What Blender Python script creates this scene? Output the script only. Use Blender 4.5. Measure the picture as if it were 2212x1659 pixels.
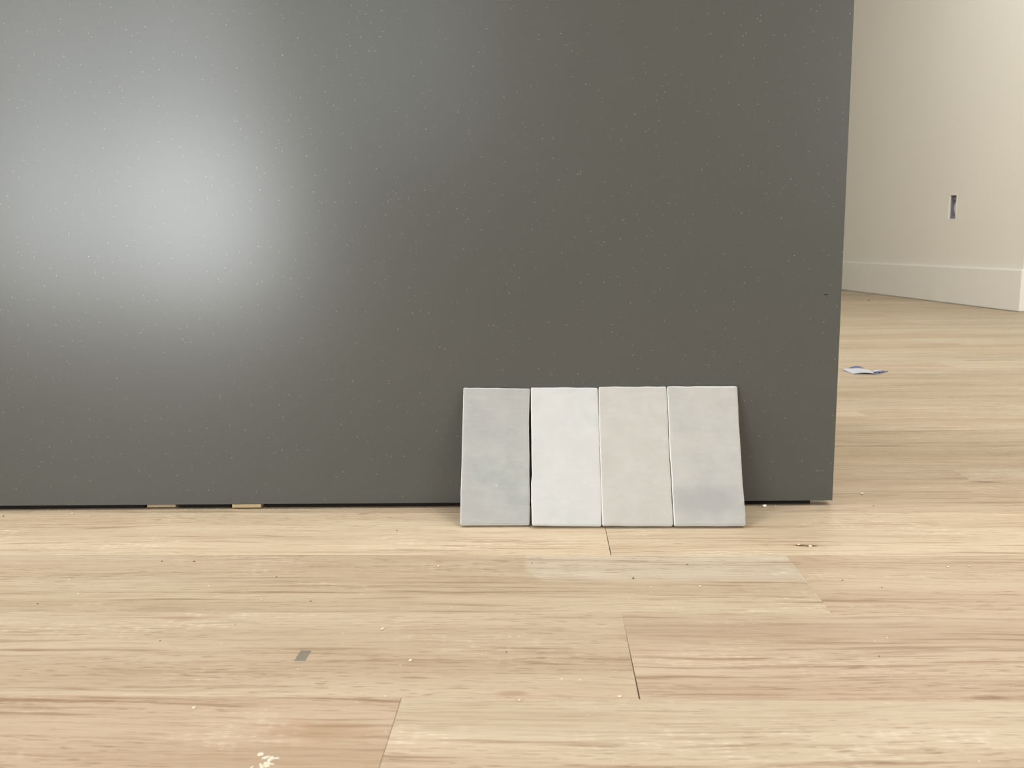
import bpy, math, random
import numpy as np
from mathutils import Vector, Matrix, noise as mnoise

random.seed(11)
scene = bpy.context.scene
for o in list(bpy.data.objects):
    bpy.data.objects.remove(o, do_unlink=True)
COL = scene.collection

# ------------------------------------------------------------------ camera
PITCH, YAW, ROLL, CAM_H = 0.1540, 0.03961, -0.0128, 0.30892
fw = Vector((-math.sin(YAW) * math.cos(PITCH), math.cos(YAW) * math.cos(PITCH), -math.sin(PITCH)))
rt = Vector((math.cos(YAW), math.sin(YAW), 0.0))
up = rt.cross(fw)
rt, up = math.cos(ROLL) * rt + math.sin(ROLL) * up, -math.sin(ROLL) * rt + math.cos(ROLL) * up
cam_data = bpy.data.cameras.new('camera')
cam = bpy.data.objects.new('camera', cam_data)
COL.objects.link(cam)
cam.matrix_world = Matrix(((rt.x, up.x, -fw.x, 0), (rt.y, up.y, -fw.y, 0), (rt.z, up.z, -fw.z, CAM_H), (0, 0, 0, 1)))
cam_data.sensor_width = 36.0
cam_data.lens = 36.0 * 1923.85 / 2212.0
cam_data.clip_start = 0.02
cam_data.dof.use_dof = True
cam_data.dof.focus_distance = 0.985
cam_data.dof.aperture_fstop = 16.0
scene.camera = cam

# ------------------------------------------------------------------ world, daylight, exposure
world = bpy.data.worlds.new('sky')
scene.world = world
world.use_nodes = True
world.node_tree.nodes['Background'].inputs[0].default_value = (0.82, 0.90, 1.0, 1)
world.node_tree.nodes['Background'].inputs[1].default_value = 1.0

ROOM = dict(x0=-4.2, x1=4.5, y0=-3.2, y1=8.0, h=2.7)
# glazed openings, all out of view: (name, wall, from, to, bottom, top, radiance)
DOOR = (-3.35, -1.38, 0.0, 2.12)
WIN_F = (-1.22, -0.15, 0.82, 2.12)
ADDED_WIN_R = (2.4, 4.3, 0.75, 2.12)  # unseen window, added to light the return wall
ADDED_WIN_L = (-1.6, 1.6, 0.85, 2.15)  # unseen window, added to brighten the right-hand wall towards its corner


def daylight(name, loc, rot, sx, sy, radiance, color):
    l = bpy.data.lights.new(name, 'AREA')
    l.shape = 'RECTANGLE'
    l.size, l.size_y = sx, sy
    l.energy = radiance * math.pi * sx * sy
    l.color = color
    ob = bpy.data.objects.new(name, l)
    ob.location = loc
    ob.rotation_euler = rot
    COL.objects.link(ob)
    return ob


DAY = (0.95, 0.985, 1.0)
SPLIT = 0.98      # below: sunlit terrace seen through the door; above: shaded garden and sky
R90 = math.radians(90)
for (a, b, lo, hi) in ((-2.32, DOOR[1], 27.0, 10.5), (DOOR[0], -2.34, 17.0, 9.5)):
    daylight('daylight_garden_door', ((a + b) / 2, ROOM['y0'] - 0.16, SPLIT / 2), (R90, 0, 0), b - a, SPLIT, lo, DAY)
    daylight('daylight_garden_door', ((a + b) / 2, ROOM['y0'] - 0.16, (SPLIT + DOOR[3]) / 2), (R90, 0, 0), b - a, DOOR[3] - SPLIT, hi, DAY)
for wn, L in ((WIN_F, 4.0), (ADDED_WIN_R, 15.0)):
    daylight('unseen_window_daylight', ((wn[0] + wn[1]) / 2, ROOM['y0'] - 0.16, (wn[2] + wn[3]) / 2), (R90, 0, 0), wn[1] - wn[0], wn[3] - wn[2], L, DAY)
daylight('unseen_window_daylight', (ROOM['x0'] - 0.16, (ADDED_WIN_L[0] + ADDED_WIN_L[1]) / 2, (ADDED_WIN_L[2] + ADDED_WIN_L[3]) / 2), (R90, 0, -R90),
         ADDED_WIN_L[1] - ADDED_WIN_L[0], ADDED_WIN_L[3] - ADDED_WIN_L[2], 8.5, DAY)

scene.cycles.max_bounces = 5
scene.cycles.diffuse_bounces = 4
scene.cycles.glossy_bounces = 3
scene.cycles.transmission_bounces = 2
scene.view_settings.view_transform = 'Standard'
scene.view_settings.look = 'None'
scene.view_settings.gamma = 1.0
scene.view_settings.use_curve_mapping = False
scene.view_settings.exposure = -0.50


# ------------------------------------------------------------------ node helpers
class NT:
    def __init__(self, name):
        self.m = bpy.data.materials.new(name)
        self.m.use_nodes = True
        self.t = self.m.node_tree
        self.t.nodes.clear()
        self.out = self.t.nodes.new('ShaderNodeOutputMaterial')
        self.b = self.t.nodes.new('ShaderNodeBsdfPrincipled')
        self.t.links.new(self.b.outputs[0], self.out.inputs[0])

    def put(self, sock, v):
        if isinstance(v, bpy.types.NodeSocket):
            self.t.links.new(v, sock)
        elif v is not None:
            if isinstance(v, (tuple, list)) and sock.type == 'RGBA' and len(v) == 3:
                v = (*v, 1)
            sock.default_value = v

    def math(self, op, a, b=None, c=None, clamp=False):
        n = self.t.nodes.new('ShaderNodeMath')
        n.operation = op
        n.use_clamp = clamp
        for i, v in enumerate((a, b, c)):
            if v is not None:
                self.put(n.inputs[i], v)
        return n.outputs[0]

    def vmath(self, op, a, b=None):
        n = self.t.nodes.new('ShaderNodeVectorMath')
        n.operation = op
        self.put(n.inputs[0], a)
        if b is not None:
            self.put(n.inputs[1], b)
        return n.outputs[0]

    def step(self, v, lo, hi):
        n = self.t.nodes.new('ShaderNodeMapRange')
        n.interpolation_type = 'SMOOTHSTEP'
        self.put(n.inputs[0], v)
        self.put(n.inputs[1], lo)
        self.put(n.inputs[2], hi)
        n.inputs[3].default_value = 0
        n.inputs[4].default_value = 1
        return n.outputs[0]

    def noise(self, vec, scale=1.0, detail=2.0, rough=0.5, dist=0.0):
        n = self.t.nodes.new('ShaderNodeTexNoise')
        self.put(n.inputs['Vector'], vec)
        n.inputs['Scale'].default_value = scale
        n.inputs['Detail'].default_value = detail
        n.inputs['Roughness'].default_value = rough
        n.inputs['Distortion'].default_value = dist
        return n.outputs[0]

    def voronoi(self, vec, scale, rnd=1.0):
        n = self.t.nodes.new('ShaderNodeTexVoronoi')
        self.put(n.inputs['Vector'], vec)
        n.inputs['Scale'].default_value = scale
        n.inputs['Randomness'].default_value = rnd
        return n

    def mix(self, fac, a, b, mode='MIX'):
        n = self.t.nodes.new('ShaderNodeMix')
        n.data_type = 'RGBA'
        n.blend_type = mode
        self.put(n.inputs[0], fac)
        self.put(n.inputs[6], a)
        self.put(n.inputs[7], b)
        return n.outputs[2]

    def sep(self, v):
        n = self.t.nodes.new('ShaderNodeSeparateXYZ')
        self.put(n.inputs[0], v)
        return n.outputs

    def comb(self, x, y, z):
        n = self.t.nodes.new('ShaderNodeCombineXYZ')
        for i, v in enumerate((x, y, z)):
            self.put(n.inputs[i], v)
        return n.outputs[0]

    def coord(self, which='Object'):
        return self.t.nodes.new('ShaderNodeTexCoord').outputs[which]

    def bump(self, h, strength, dist):
        n = self.t.nodes.new('ShaderNodeBump')
        n.inputs['Strength'].default_value = strength
        n.inputs['Distance'].default_value = dist
        self.put(n.inputs['Height'], h)
        self.put(self.b.inputs['Normal'], n.outputs[0])

    def fin(self, color, rough=0.5, spec=0.5):
        self.put(self.b.inputs['Base Color'], color)
        self.put(self.b.inputs['Roughness'], rough)
        self.put(self.b.inputs['Specular IOR Level'], spec)
        return self.m


def srgb(r, g, b):
    f = lambda c: (c / 255 / 12.92) if c <= 10 else ((c / 255 + 0.055) / 1.055) ** 2.4
    return (f(r), f(g), f(b))


def plain(name, col, rough=0.6, spec=0.4, var=0.06, scale=40.0):
    t = NT(name)
    n = t.noise(t.coord(), scale, 3)
    lo = tuple(c * (1 - var) for c in col)
    hi = tuple(min(1, c * (1 + var)) for c in col)
    return t.fin(t.mix(n, lo, hi), rough, spec)


# ------------------------------------------------------------------ materials
def panel_material():
    t = NT('grey_flecked_laminate')
    p = t.coord()
    x, y, z = t.sep(p)
    q = t.comb(x, z, 0.0)
    base = t.mix(t.noise(q, 2.2, 3), (0.062, 0.0655, 0.061), (0.070, 0.073, 0.068))
    base = t.mix(t.math('MULTIPLY', t.noise(q, 900.0, 2), 0.22), base, (0.11, 0.11, 0.10))
    # fine metallic-looking flecks pressed into the foil
    v = t.voronoi(q, 330.0)
    sel = t.math('GREATER_THAN', t.sep(v.outputs['Color'])[0], 0.82)
    fl = t.math('MULTIPLY', sel, t.math('SUBTRACT', 1.0, t.step(v.outputs['Distance'], 0.10, 0.26)))
    base = t.mix(t.math('MULTIPLY', fl, t.math('MULTIPLY', t.math('POWER', t.sep(v.outputs['Color'])[1], 2.0), 0.50)), base, (0.42, 0.41, 0.38))
    # dust and plaster crumbs stuck to it
    v2 = t.voronoi(q, 46.0)
    sel2 = t.math('GREATER_THAN', t.sep(v2.outputs['Color'])[0], 0.92)
    warp = t.math('ADD', v2.outputs['Distance'], t.math('MULTIPLY', t.noise(q, 900.0, 1), 0.03))
    d2 = t.math('MULTIPLY', sel2, t.math('SUBTRACT', 1.0, t.step(warp, 0.020, 0.040)))
    base = t.mix(t.math('MULTIPLY', d2, t.math('MULTIPLY', t.sep(v2.outputs['Color'])[1], 0.65)), base, (0.60, 0.57, 0.50))
    # one dark chip near the free edge
    dx = t.math('DIVIDE', t.math('SUBTRACT', x, 0.3195), 0.0030)
    dz = t.math('DIVIDE', t.math('SUBTRACT', t.math('SUBTRACT', z, 0.2492), t.math('MULTIPLY', t.math('SUBTRACT', x, 0.3195), 0.12)), 0.00065)
    r = t.math('SQRT', t.math('ADD', t.math('MULTIPLY', dx, dx), t.math('MULTIPLY', dz, dz)))
    base = t.mix(t.math('SUBTRACT', 1.0, t.step(r, 0.75, 1.1)), base, (0.012, 0.011, 0.009))
    t.bump(t.noise(q, 420.0, 2), 0.03, 0.0003)
    return t.fin(base, 0.235, 0.5)


def oak_material(name, features=()):
    """features: (kind, ...) in the plank's own coordinates (metres)"""
    t = NT(name)
    info = t.t.nodes.new('ShaderNodeObjectInfo')
    rnd = info.outputs['Random']
    pc = t.coord()
    px, py, pz = t.sep(pc)
    off = t.comb(t.math('MULTIPLY', rnd, 37.0), t.math('MULTIPLY', rnd, 91.0), t.math('MULTIPLY', rnd, 53.0))
    p = t.vmath('ADD', pc, off)
    # grain wanders slowly
    wob = t.math('SUBTRACT', t.noise(t.vmath('MULTIPLY', p, (2.2, 6.0, 1)), 1.0, 1), 0.5)
    wob2 = t.math('SUBTRACT', t.noise(t.vmath('MULTIPLY', p, (9.0, 22.0, 1)), 1.0, 1), 0.5)
    sh = t.math('ADD', t.math('MULTIPLY', wob, 0.034), t.math('MULTIPLY', wob2, 0.006))
    pw = t.vmath('ADD', p, t.comb(0.0, sh, 0.0))
    col = info.outputs['Color']
    # broad tone bands along the board
    broad = t.noise(t.vmath('MULTIPLY', pw, (1.6, 22.0, 1)), 1.0, 2, 0.55)
    col = t.mix(t.step(broad, 0.30, 0.70), t.mix(1.0, col, (0.895, 0.865, 0.825), 'MULTIPLY'), t.mix(1.0, col, (1.06, 1.075, 1.075), 'MULTIPLY'))
    # pinkish blush
    blush = t.noise(t.vmath('MULTIPLY', p, (2.5, 9.0, 1)), 1.0, 1)
    col = t.mix(t.math('MULTIPLY', t.step(blush, 0.48, 0.70), 0.7), col, t.mix(1.0, col, (1.0, 0.945, 0.925), 'MULTIPLY'))
    # where the brushed grain is strong
    mask = t.step(t.noise(t.vmath('MULTIPLY', pw, (1.1, 17.0, 1)), 1.0, 1), 0.40, 0.56)
    g = t.noise(t.vmath('MULTIPLY', pw, (6.0, 190.0, 1)), 1.0, 3, 0.65)
    lines = t.math('SUBTRACT', 1.0, t.step(g, 0.33, 0.475))
    ls = t.math('MULTIPLY', lines, t.math('ADD', 0.30, t.math('MULTIPLY', mask, 0.62)))
    col = t.mix(ls, col, t.mix(1.0, col, (0.64, 0.555, 0.48), 'MULTIPLY'))
    # pale ridges between the brushed lines
    ridge = t.math('MULTIPLY', t.step(g, 0.54, 0.68), t.math('ADD', 0.15, t.math('MULTIPLY', mask, 0.35)))
    col = t.mix(ridge, col, t.mix(1.0, col, (1.12, 1.14, 1.16), 'MULTIPLY'))
    # fine fibre
    fib = t.noise(t.vmath('MULTIPLY', pw, (20.0, 520.0, 1)), 1.0, 2, 0.65)
    col = t.mix(t.math('MULTIPLY', t.math('SUBTRACT', 1.0, t.step(fib, 0.34, 0.50)), 0.50), col, t.mix(1.0, col, (0.72, 0.65, 0.58), 'MULTIPLY'))
    # open pores, short dark dashes
    po = t.noise(t.vmath('MULTIPLY', pw, (55.0, 620.0, 1)), 1.0, 1)
    pomask = t.step(t.noise(t.vmath('MULTIPLY', p, (3.0, 16.0, 1)), 1.0, 1), 0.40, 0.64)
    pores = t.math('MULTIPLY', t.step(po, 0.61, 0.71), t.math('ADD', 0.10, t.math('MULTIPLY', pomask, 0.60)))
    col = t.mix(pores, col, t.mix(1.0, col, (0.56, 0.47, 0.39), 'MULTIPLY'))
    # lime residue: pale dashes gathered in cloudy spots, crossed by saw marks
    blob = t.step(t.noise(t.vmath('MULTIPLY', p, (7.0, 15.0, 1)), 1.0, 2), 0.51, 0.66)
    fill = t.step(t.noise(t.vmath('MULTIPLY', p, (55.0, 300.0, 1)), 1.0, 2), 0.48, 0.64)
    sx, sy, sz = t.sep(p)
    saw = t.step(t.math('SINE', t.math('ADD', t.math('MULTIPLY', t.math('ADD', sx, t.math('MULTIPLY', sy, 0.12)), 620.0),
                                       t.math('MULTIPLY', t.noise(t.vmath('MULTIPLY', p, (25, 25, 1)), 1.0, 1), 9.0))), -0.2, 0.8)
    lime = t.math('MULTIPLY', blob, t.math('ADD', t.math('MULTIPLY', fill, 0.42), t.math('MULTIPLY', t.math('MULTIPLY', saw, fill), 0.40)))
    col = t.mix(lime, col, t.mix(1.0, col, (1.24, 1.30, 1.38), 'MULTIPLY'))

    def ell(cx, cy, rx, ry, soft, wav=0.35, fr=60.0):
        a = t.math('DIVIDE', t.math('SUBTRACT', px, cx), rx)
        b = t.math('DIVIDE', t.math('SUBTRACT', py, cy), ry)
        r = t.math('SQRT', t.math('ADD', t.math('MULTIPLY', a, a), t.math('MULTIPLY', b, b)))
        w = t.math('MULTIPLY', t.math('SUBTRACT', t.noise(t.vmath('MULTIPLY', p, (fr, fr * 4, 1)), 1.0, 2), 0.5), wav * 2)
        return t.math('SUBTRACT', 1.0, t.step(t.math('ADD', r, w), 1.0 - soft, 1.0))

    for f in features:
        if f[0] == 'ellipse':
            _, cx, cy, rx, ry, soft, c, s = f
            col = t.mix(t.math('MULTIPLY', ell(cx, cy, rx, ry, soft), s), col, t.mix(1.0, col, c, 'MULTIPLY'))
        elif f[0] == 'pale':
            _, x0, yb, x1, c, s = f          # pale sapwood streak with a rounded start
            dip = t.math('MAXIMUM', 0.0, t.math('SUBTRACT', yb + 0.045, py))
            xl = t.math('ADD', x0, t.math('MULTIPLY', t.math('MULTIPLY', dip, dip), 8.5))
            wv = t.math('MULTIPLY', t.math('SUBTRACT', t.noise(t.vmath('MULTIPLY', p, (8, 40, 1)), 1.0, 2), 0.5), 0.020)
            m = t.math('MULTIPLY', t.step(t.math('SUBTRACT', px, xl), 0.0, 0.006),
                       t.step(t.math('ADD', t.math('SUBTRACT', py, yb), wv), -0.012, 0.010))
            col = t.mix(t.math('MULTIPLY', m, s), col, t.mix(1.0, col, c, 'MULTIPLY'))
        elif f[0] == 'stamp':
            _, x0, x1, y0, y1, c, s = f
            skew = t.math('MULTIPLY', t.math('SUBTRACT', py, y0), 0.0)
            xx = t.math('SUBTRACT', px, skew)
            jag = t.math('MULTIPLY', t.math('SUBTRACT', t.noise(t.vmath('MULTIPLY', p, (300, 900, 1)), 1.0, 1), 0.5), 0.0012)
            xx = t.math('ADD', xx, jag)
            m = t.math('MULTIPLY', t.math('MULTIPLY', t.step(xx, x0 - .0003, x0 + .0003), t.math('SUBTRACT', 1.0, t.step(xx, x1 - .0003, x1 + .0003))),
                       t.math('MULTIPLY', t.step(py, y0 - .0003, y0 + .0003), t.math('SUBTRACT', 1.0, t.step(py, y1 - .0003, y1 + .0003))))
            ink = t.math('ADD', 0.62, t.math('MULTIPLY', t.noise(t.vmath('MULTIPLY', p, (120, 700, 1)), 1.0, 2), 0.45))
            col = t.mix(t.math('MULTIPLY', t.math('MULTIPLY', m, ink), s), col, c)
    t.bump(t.noise(t.vmath('MULTIPLY', pc, (14.0, 420.0, 1)), 1.0, 1), 0.12, 0.0004)
    return t.fin(col, t.math('ADD', 0.46, t.math('MULTIPLY', g, 0.14)), 0.35)


def glaze_material(name, light, dark, warm, spots=0.0, patch=None):
    t = NT(name)
    p = t.vmath('ADD', t.coord(), (len(name) * 0.31, len(name) * 0.17, 0))
    cl = t.noise(p, 34.0, 5, 0.6)
    c = t.mix(t.step(cl, 0.30, 0.70), dark, light)
    c = t.mix(t.math('MULTIPLY', t.step(t.noise(t.vmath('ADD', p, (3, 1, 2)), 17.0, 3), 0.42, 0.68), 0.6), c, warm)
    br = t.noise(t.vmath('MULTIPLY', p, (40.0, 190.0, 1)), 1.0, 3)     # faint brush strokes
    c = t.mix(t.math('MULTIPLY', t.step(br, 0.45, 0.75), 0.06), c, (0.62, 0.615, 0.60))
    if patch:
        x, y, z = t.sep(t.coord())
        a = t.math('DIVIDE', t.math('SUBTRACT', x, patch[0]), patch[2])
        b = t.math('DIVIDE', t.math('SUBTRACT', y, patch[1]), patch[3])
        r = t.math('SQRT', t.math('ADD', t.math('MULTIPLY', a, a), t.math('MULTIPLY', b, b)))
        r = t.math('ADD', r, t.math('MULTIPLY', t.math('SUBTRACT', t.noise(p, 38.0, 3), 0.5), 1.3))
        c = t.mix(t.math('MULTIPLY', t.math('SUBTRACT', 1.0, t.step(r, 0.15, 1.25)), 0.75), c, patch[4])
    v = t.voronoi(p, 95.0)
    sp = t.math('MULTIPLY', t.math('GREATER_THAN', t.sep(v.outputs['Color'])[0], 0.93), t.math('SUBTRACT', 1.0, t.step(t.math('ADD', v.outputs['Distance'], t.math('MULTIPLY', t.noise(p, 420.0, 2), 0.25)), 0.10, 0.34)))
    c = t.mix(t.math('MULTIPLY', t.math('MULTIPLY', sp, t.sep(v.outputs['Color'])[1]), spots), c, (0.66, 0.65, 0.63))
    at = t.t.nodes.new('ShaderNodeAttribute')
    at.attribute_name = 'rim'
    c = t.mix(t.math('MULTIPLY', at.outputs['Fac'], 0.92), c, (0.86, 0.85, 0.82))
    t.bump(t.math('ADD', t.noise(p, 85.0, 4), t.math('MULTIPLY', t.noise(p, 420.0, 2), 0.10)), 0.38, 0.0012)
    return t.fin(c, 0.34, 0.5)


M_PANEL = panel_material()
M_WALL = None


def wall_material():
    t = NT('warm_white_wall_paint')
    p = t.coord('Object')
    c = t.mix(t.noise(p, 1.7, 3), (0.745, 0.722, 0.65), (0.775, 0.752, 0.68))
    t.bump(t.noise(p, 160.0, 3), 0.10, 0.0008)
    return t.fin(c, 0.62, 0.3)


M_WALL = wall_material()
M_CEIL = plain('white_ceiling_paint', (0.80, 0.79, 0.76), 0.8, 0.2, 0.03)
M_TRIM = plain('white_trim_paint', (0.775, 0.758, 0.70), 0.42, 0.45, 0.03, 6.0)
M_PLY = plain('birch_plywood', (0.56, 0.43, 0.27), 0.6, 0.3, 0.12, 30.0)
M_SUB = plain('dark_underlay', (0.05, 0.04, 0.03), 0.9, 0.1)
M_OAK = oak_material('limed_oak')
M_SHIM = plain('raw_pine', (0.42, 0.32, 0.19), 0.7, 0.2, 0.15, 200.0)
M_BOX = plain('blue_grey_box_plastic', (0.24, 0.235, 0.29), 0.45, 0.4, 0.3, 60.0)
M_PLASTER = plain('torn_white_plasterboard', (0.84, 0.81, 0.75), 0.9, 0.1, 0.1, 300.0)
M_WIRE_W = plain('white_cable_sheath', (0.55, 0.53, 0.50), 0.5, 0.4)
M_WIRE_D = plain('black_cable_sheath', (0.03, 0.03, 0.035), 0.5, 0.4)
M_CRUMB = plain('pale_wood_crumb', (0.70, 0.61, 0.45), 0.85, 0.15, 0.15, 500.0)
M_WHITE = plain('white_plaster_crumb', (0.86, 0.83, 0.76), 0.85, 0.15, 0.08, 500.0)
M_SPECK = plain('dark_bark_crumb', (0.085, 0.055, 0.035), 0.85, 0.15, 0.2, 500.0)
M_DUST = plain('oak_sawdust', (0.56, 0.45, 0.31), 0.9, 0.1, 0.2, 700.0)
M_BLUE = plain('blue_tape_film', (0.055, 0.085, 0.24), 0.5, 0.4, 0.3, 90.0)
M_TAPE = plain('pale_tape_backing', (0.46, 0.48, 0.53), 0.6, 0.3, 0.1, 60.0)
M_PAINT = plain('dried_white_paint', (0.66, 0.61, 0.50), 0.6, 0.3, 0.06, 300.0)
M_FRAME = plain('white_window_frame', (0.75, 0.74, 0.71), 0.4, 0.5, 0.03)


# ------------------------------------------------------------------ object helpers
def tag(o, label=None, cat=None, group=None, kind=None):
    for k, v in (('label', label), ('category', cat), ('group', group), ('kind', kind)):
        if v:
            o[k] = v
    return o


def link(name, me, parent=None, mat=None):
    if mat is not None and not me.materials:
        me.materials.append(mat)
    o = bpy.data.objects.new(name, me)
    COL.objects.link(o)
    if parent is not None:
        o.parent = parent
    return o


def mesh(name, vs, fs, smooth=False):
    me = bpy.data.meshes.new(name)
    me.from_pydata([tuple(v) for v in vs], [], fs)
    me.update()
    if smooth:
        me.polygons.foreach_set('use_smooth', [True] * len(me.polygons))
    return me


def box_data(x0, x1, y0, y1, z0, z1, c=0.0):
    """box with its top edges chamfered by c"""
    if c <= 0:
        v = [(x, y, z) for z in (z0, z1) for y in (y0, y1) for x in (x0, x1)]
        f = [(0, 2, 3, 1), (4, 5, 7, 6), (0, 1, 5, 4), (2, 6, 7, 3), (0, 4, 6, 2), (1, 3, 7, 5)]
        return v, f
    v = [(x0, y0, z0), (x1, y0, z0), (x1, y1, z0), (x0, y1, z0),
         (x0, y0, z1 - c), (x1, y0, z1 - c), (x1, y1, z1 - c), (x0, y1, z1 - c),
         (x0 + c, y0 + c, z1), (x1 - c, y0 + c, z1), (x1 - c, y1 - c, z1), (x0 + c, y1 - c, z1)]
    f = [(3, 2, 1, 0), (8, 9, 10, 11)]
    for i in range(4):
        j = (i + 1) % 4
        f += [(i, j, 4 + j, 4 + i), (4 + i, 4 + j, 8 + j, 8 + i)]
    return v, f


def join(parts):
    vs, fs = [], []
    for v, f in parts:
        o = len(vs)
        vs += list(v)
        fs += [tuple(i + o for i in q) for q in f]
    return vs, fs


def bevel_box(name, x0, x1, y0, y1, z0, z1, mat, parent=None, w=0.0008):
    o = link(name, mesh(name, *box_data(x0, x1, y0, y1, z0, z1)), parent, mat)
    b = o.modifiers.new('bevel', 'BEVEL')
    b.width = w
    b.segments = 2
    return o


def wall_mesh(name, length, height, thick, holes):
    """wall in local coordinates: u along X, visible face at y = 0, body to y = +thick; holes = (u0, u1, z0, z1)"""
    us = sorted({0.0, length, *[h[0] for h in holes], *[h[1] for h in holes]})
    zs = sorted({0.0, height, *[h[2] for h in holes], *[h[3] for h in holes]})
    solid = {}
    for i in range(len(us) - 1):
        for k in range(len(zs) - 1):
            cu, cz = (us[i] + us[i + 1]) / 2, (zs[k] + zs[k + 1]) / 2
            solid[i, k] = not any(h[0] < cu < h[1] and h[2] < cz < h[3] for h in holes)
    vid, vs, fs = {}, [], []

    def V(i, k, b):
        if (i, k, b) not in vid:
            vid[i, k, b] = len(vs)
            vs.append((us[i], thick if b else 0.0, zs[k]))
        return vid[i, k, b]
    for (i, k), s in solid.items():
        if not s:
            continue
        fs.append((V(i, k, 0), V(i + 1, k, 0), V(i + 1, k + 1, 0), V(i, k + 1, 0)))
        fs.append((V(i, k, 1), V(i, k + 1, 1), V(i + 1, k + 1, 1), V(i + 1, k, 1)))
        for di, dk, a, b in ((-1, 0, (i, k), (i, k + 1)), (1, 0, (i + 1, k + 1), (i + 1, k)), (0, -1, (i + 1, k), (i, k)), (0, 1, (i, k + 1), (i + 1, k + 1))):
            if not solid.get((i + di, k + dk), False):
                fs.append((V(*a, 0), V(*b, 0), V(*b, 1), V(*a, 1)))
    return mesh(name, vs, fs)


def wall(name, p0, p1, holes, label, thick=0.14):
    """visible face runs from p0 to p1, the body lies to the left of that direction"""
    d = Vector((p1[0] - p0[0], p1[1] - p0[1], 0))
    o = link(name, wall_mesh(name, d.length, ROOM['h'], thick, holes), None, M_WALL)
    o.location = (p0[0], p0[1], 0)
    o.rotation_euler = (0, 0, math.atan2(d.y, d.x))
    return tag(o, label, 'wall', kind='structure')


# ------------------------------------------------------------------ room shell
X0, X1, Y0, Y1, HH = ROOM['x0'], ROOM['x1'], ROOM['y0'], ROOM['y1'], ROOM['h']
WX, WA, CY = 2.04213, -0.06117, 3.92523          # free corner of the right-hand wall and its slant
wdir = Vector((WA, 1, 0)).normalized()
w_len = (Y1 - CY) / wdir.y
w_far = (WX + wdir.x * w_len, Y1)
HOLE_Y0, HOLE_Y1, HOLE_Z0, HOLE_Z1 = 4.5165, 4.5835, 0.4105, 0.5285
hu0 = w_len - (HOLE_Y1 - CY) / wdir.y
hu1 = w_len - (HOLE_Y0 - CY) / wdir.y
wall_right = wall('wall_right', w_far, (WX, CY), [(hu0, hu1, HOLE_Z0, HOLE_Z1)], 'warm white wall with a cut-out for an electrical box')
wall('wall_return', (WX + 0.14, CY), (X1, CY), [], 'warm white return wall turning away at the free corner')
wall('wall_back', (X0, Y1), (w_far[0] + 0.14, Y1), [], 'warm white wall at the far end of the room')
wall('wall_outer', (X1, CY + 0.14), (X1, Y0), [], 'plain warm white wall beyond the free corner')
wall('wall_front', (X1, Y0), (X0, Y0), [(X1 - DOOR[1], X1 - DOOR[0], DOOR[2], DOOR[3]), (X1 - WIN_F[1], X1 - WIN_F[0], WIN_F[2], WIN_F[3]),
      (X1 - ADDED_WIN_R[1], X1 - ADDED_WIN_R[0], ADDED_WIN_R[2], ADDED_WIN_R[3])],
     'warm white wall with the glazed garden door one window and one added window')
wall('wall_left', (X0, Y0), (X0, Y1), [(ADDED_WIN_L[0] - Y0, ADDED_WIN_L[1] - Y0, ADDED_WIN_L[2], ADDED_WIN_L[3])], 'warm white wall with an added unseen window')
ceil = link('ceiling', mesh('ceiling', *box_data(X0 - .14, X1 + .14, Y0 - .14, Y1 + .14, HH, HH + 0.1)), None, M_CEIL)
tag(ceil, 'plain white ceiling over the whole room', 'ceiling', kind='structure')


def glazed(name, loc, rz, w, z0, z1, leaves, label, cat):
    """frame with stiles and rails; local x along the wall"""
    root = bpy.data.objects.new(name, None)
    COL.objects.link(root)
    root.location = (loc[0], loc[1], z0)
    root.rotation_euler = (0, 0, rz)
    tag(root, label, cat, kind='structure')
    h = z1 - z0
    a, b = 0.055, 0.045
    link('frame', mesh('frame', *join([box_data(0, a, -b, b, 0, h), box_data(w - a, w, -b, b, 0, h),
                                       box_data(a, w - a, -b, b, 0, 0.02), box_data(a, w - a, -b, b, h - a, h)])), root, M_FRAME)
    lw = (w - 2 * a) / leaves
    s = 0.05
    for i in range(leaves):
        u0, u1 = a + lw * i, a + lw * (i + 1)
        link('sash', mesh('sash', *join([box_data(u0, u0 + s, -.02, .02, 0.02, h - a), box_data(u1 - s, u1, -.02, .02, 0.02, h - a),
                                         box_data(u0 + s, u1 - s, -.02, .02, 0.02, 0.06), box_data(u0 + s, u1 - s, -.02, .02, h - a - s, h - a)])), root, M_FRAME)
    return root


glazed('door_1', (DOOR[0], Y0 - 0.07), 0, DOOR[1] - DOOR[0], DOOR[2], DOOR[3], 2, 'white two-leaf glazed garden door', 'door')
glazed('window_1', (WIN_F[0], Y0 - 0.07), 0, WIN_F[1] - WIN_F[0], WIN_F[2], WIN_F[3], 2, 'white two-leaf window beside the garden door', 'window')
glazed('added_window_right', (ADDED_WIN_R[0], Y0 - 0.07), 0, ADDED_WIN_R[1] - ADDED_WIN_R[0], ADDED_WIN_R[2], ADDED_WIN_R[3], 2, 'added unseen two-leaf window far from the garden door', 'window')
glazed('added_window_left', (X0 - 0.07, ADDED_WIN_L[0]), math.radians(90), ADDED_WIN_L[1] - ADDED_WIN_L[0], ADDED_WIN_L[2], ADDED_WIN_L[3], 3, 'added unseen three-leaf window in the long wall', 'window')



def lit_material():  # glow of the added ceiling lamps
    t = NT('added_lamp_glow')
    t.fin((0.9, 0.88, 0.84), 0.5, 0.3)
    t.b.inputs['Emission Color'].default_value = (1.0, 0.99, 0.97, 1)
    t.b.inputs['Emission Strength'].default_value = 6.0
    return t.m


M_LIT = lit_material()


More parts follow.
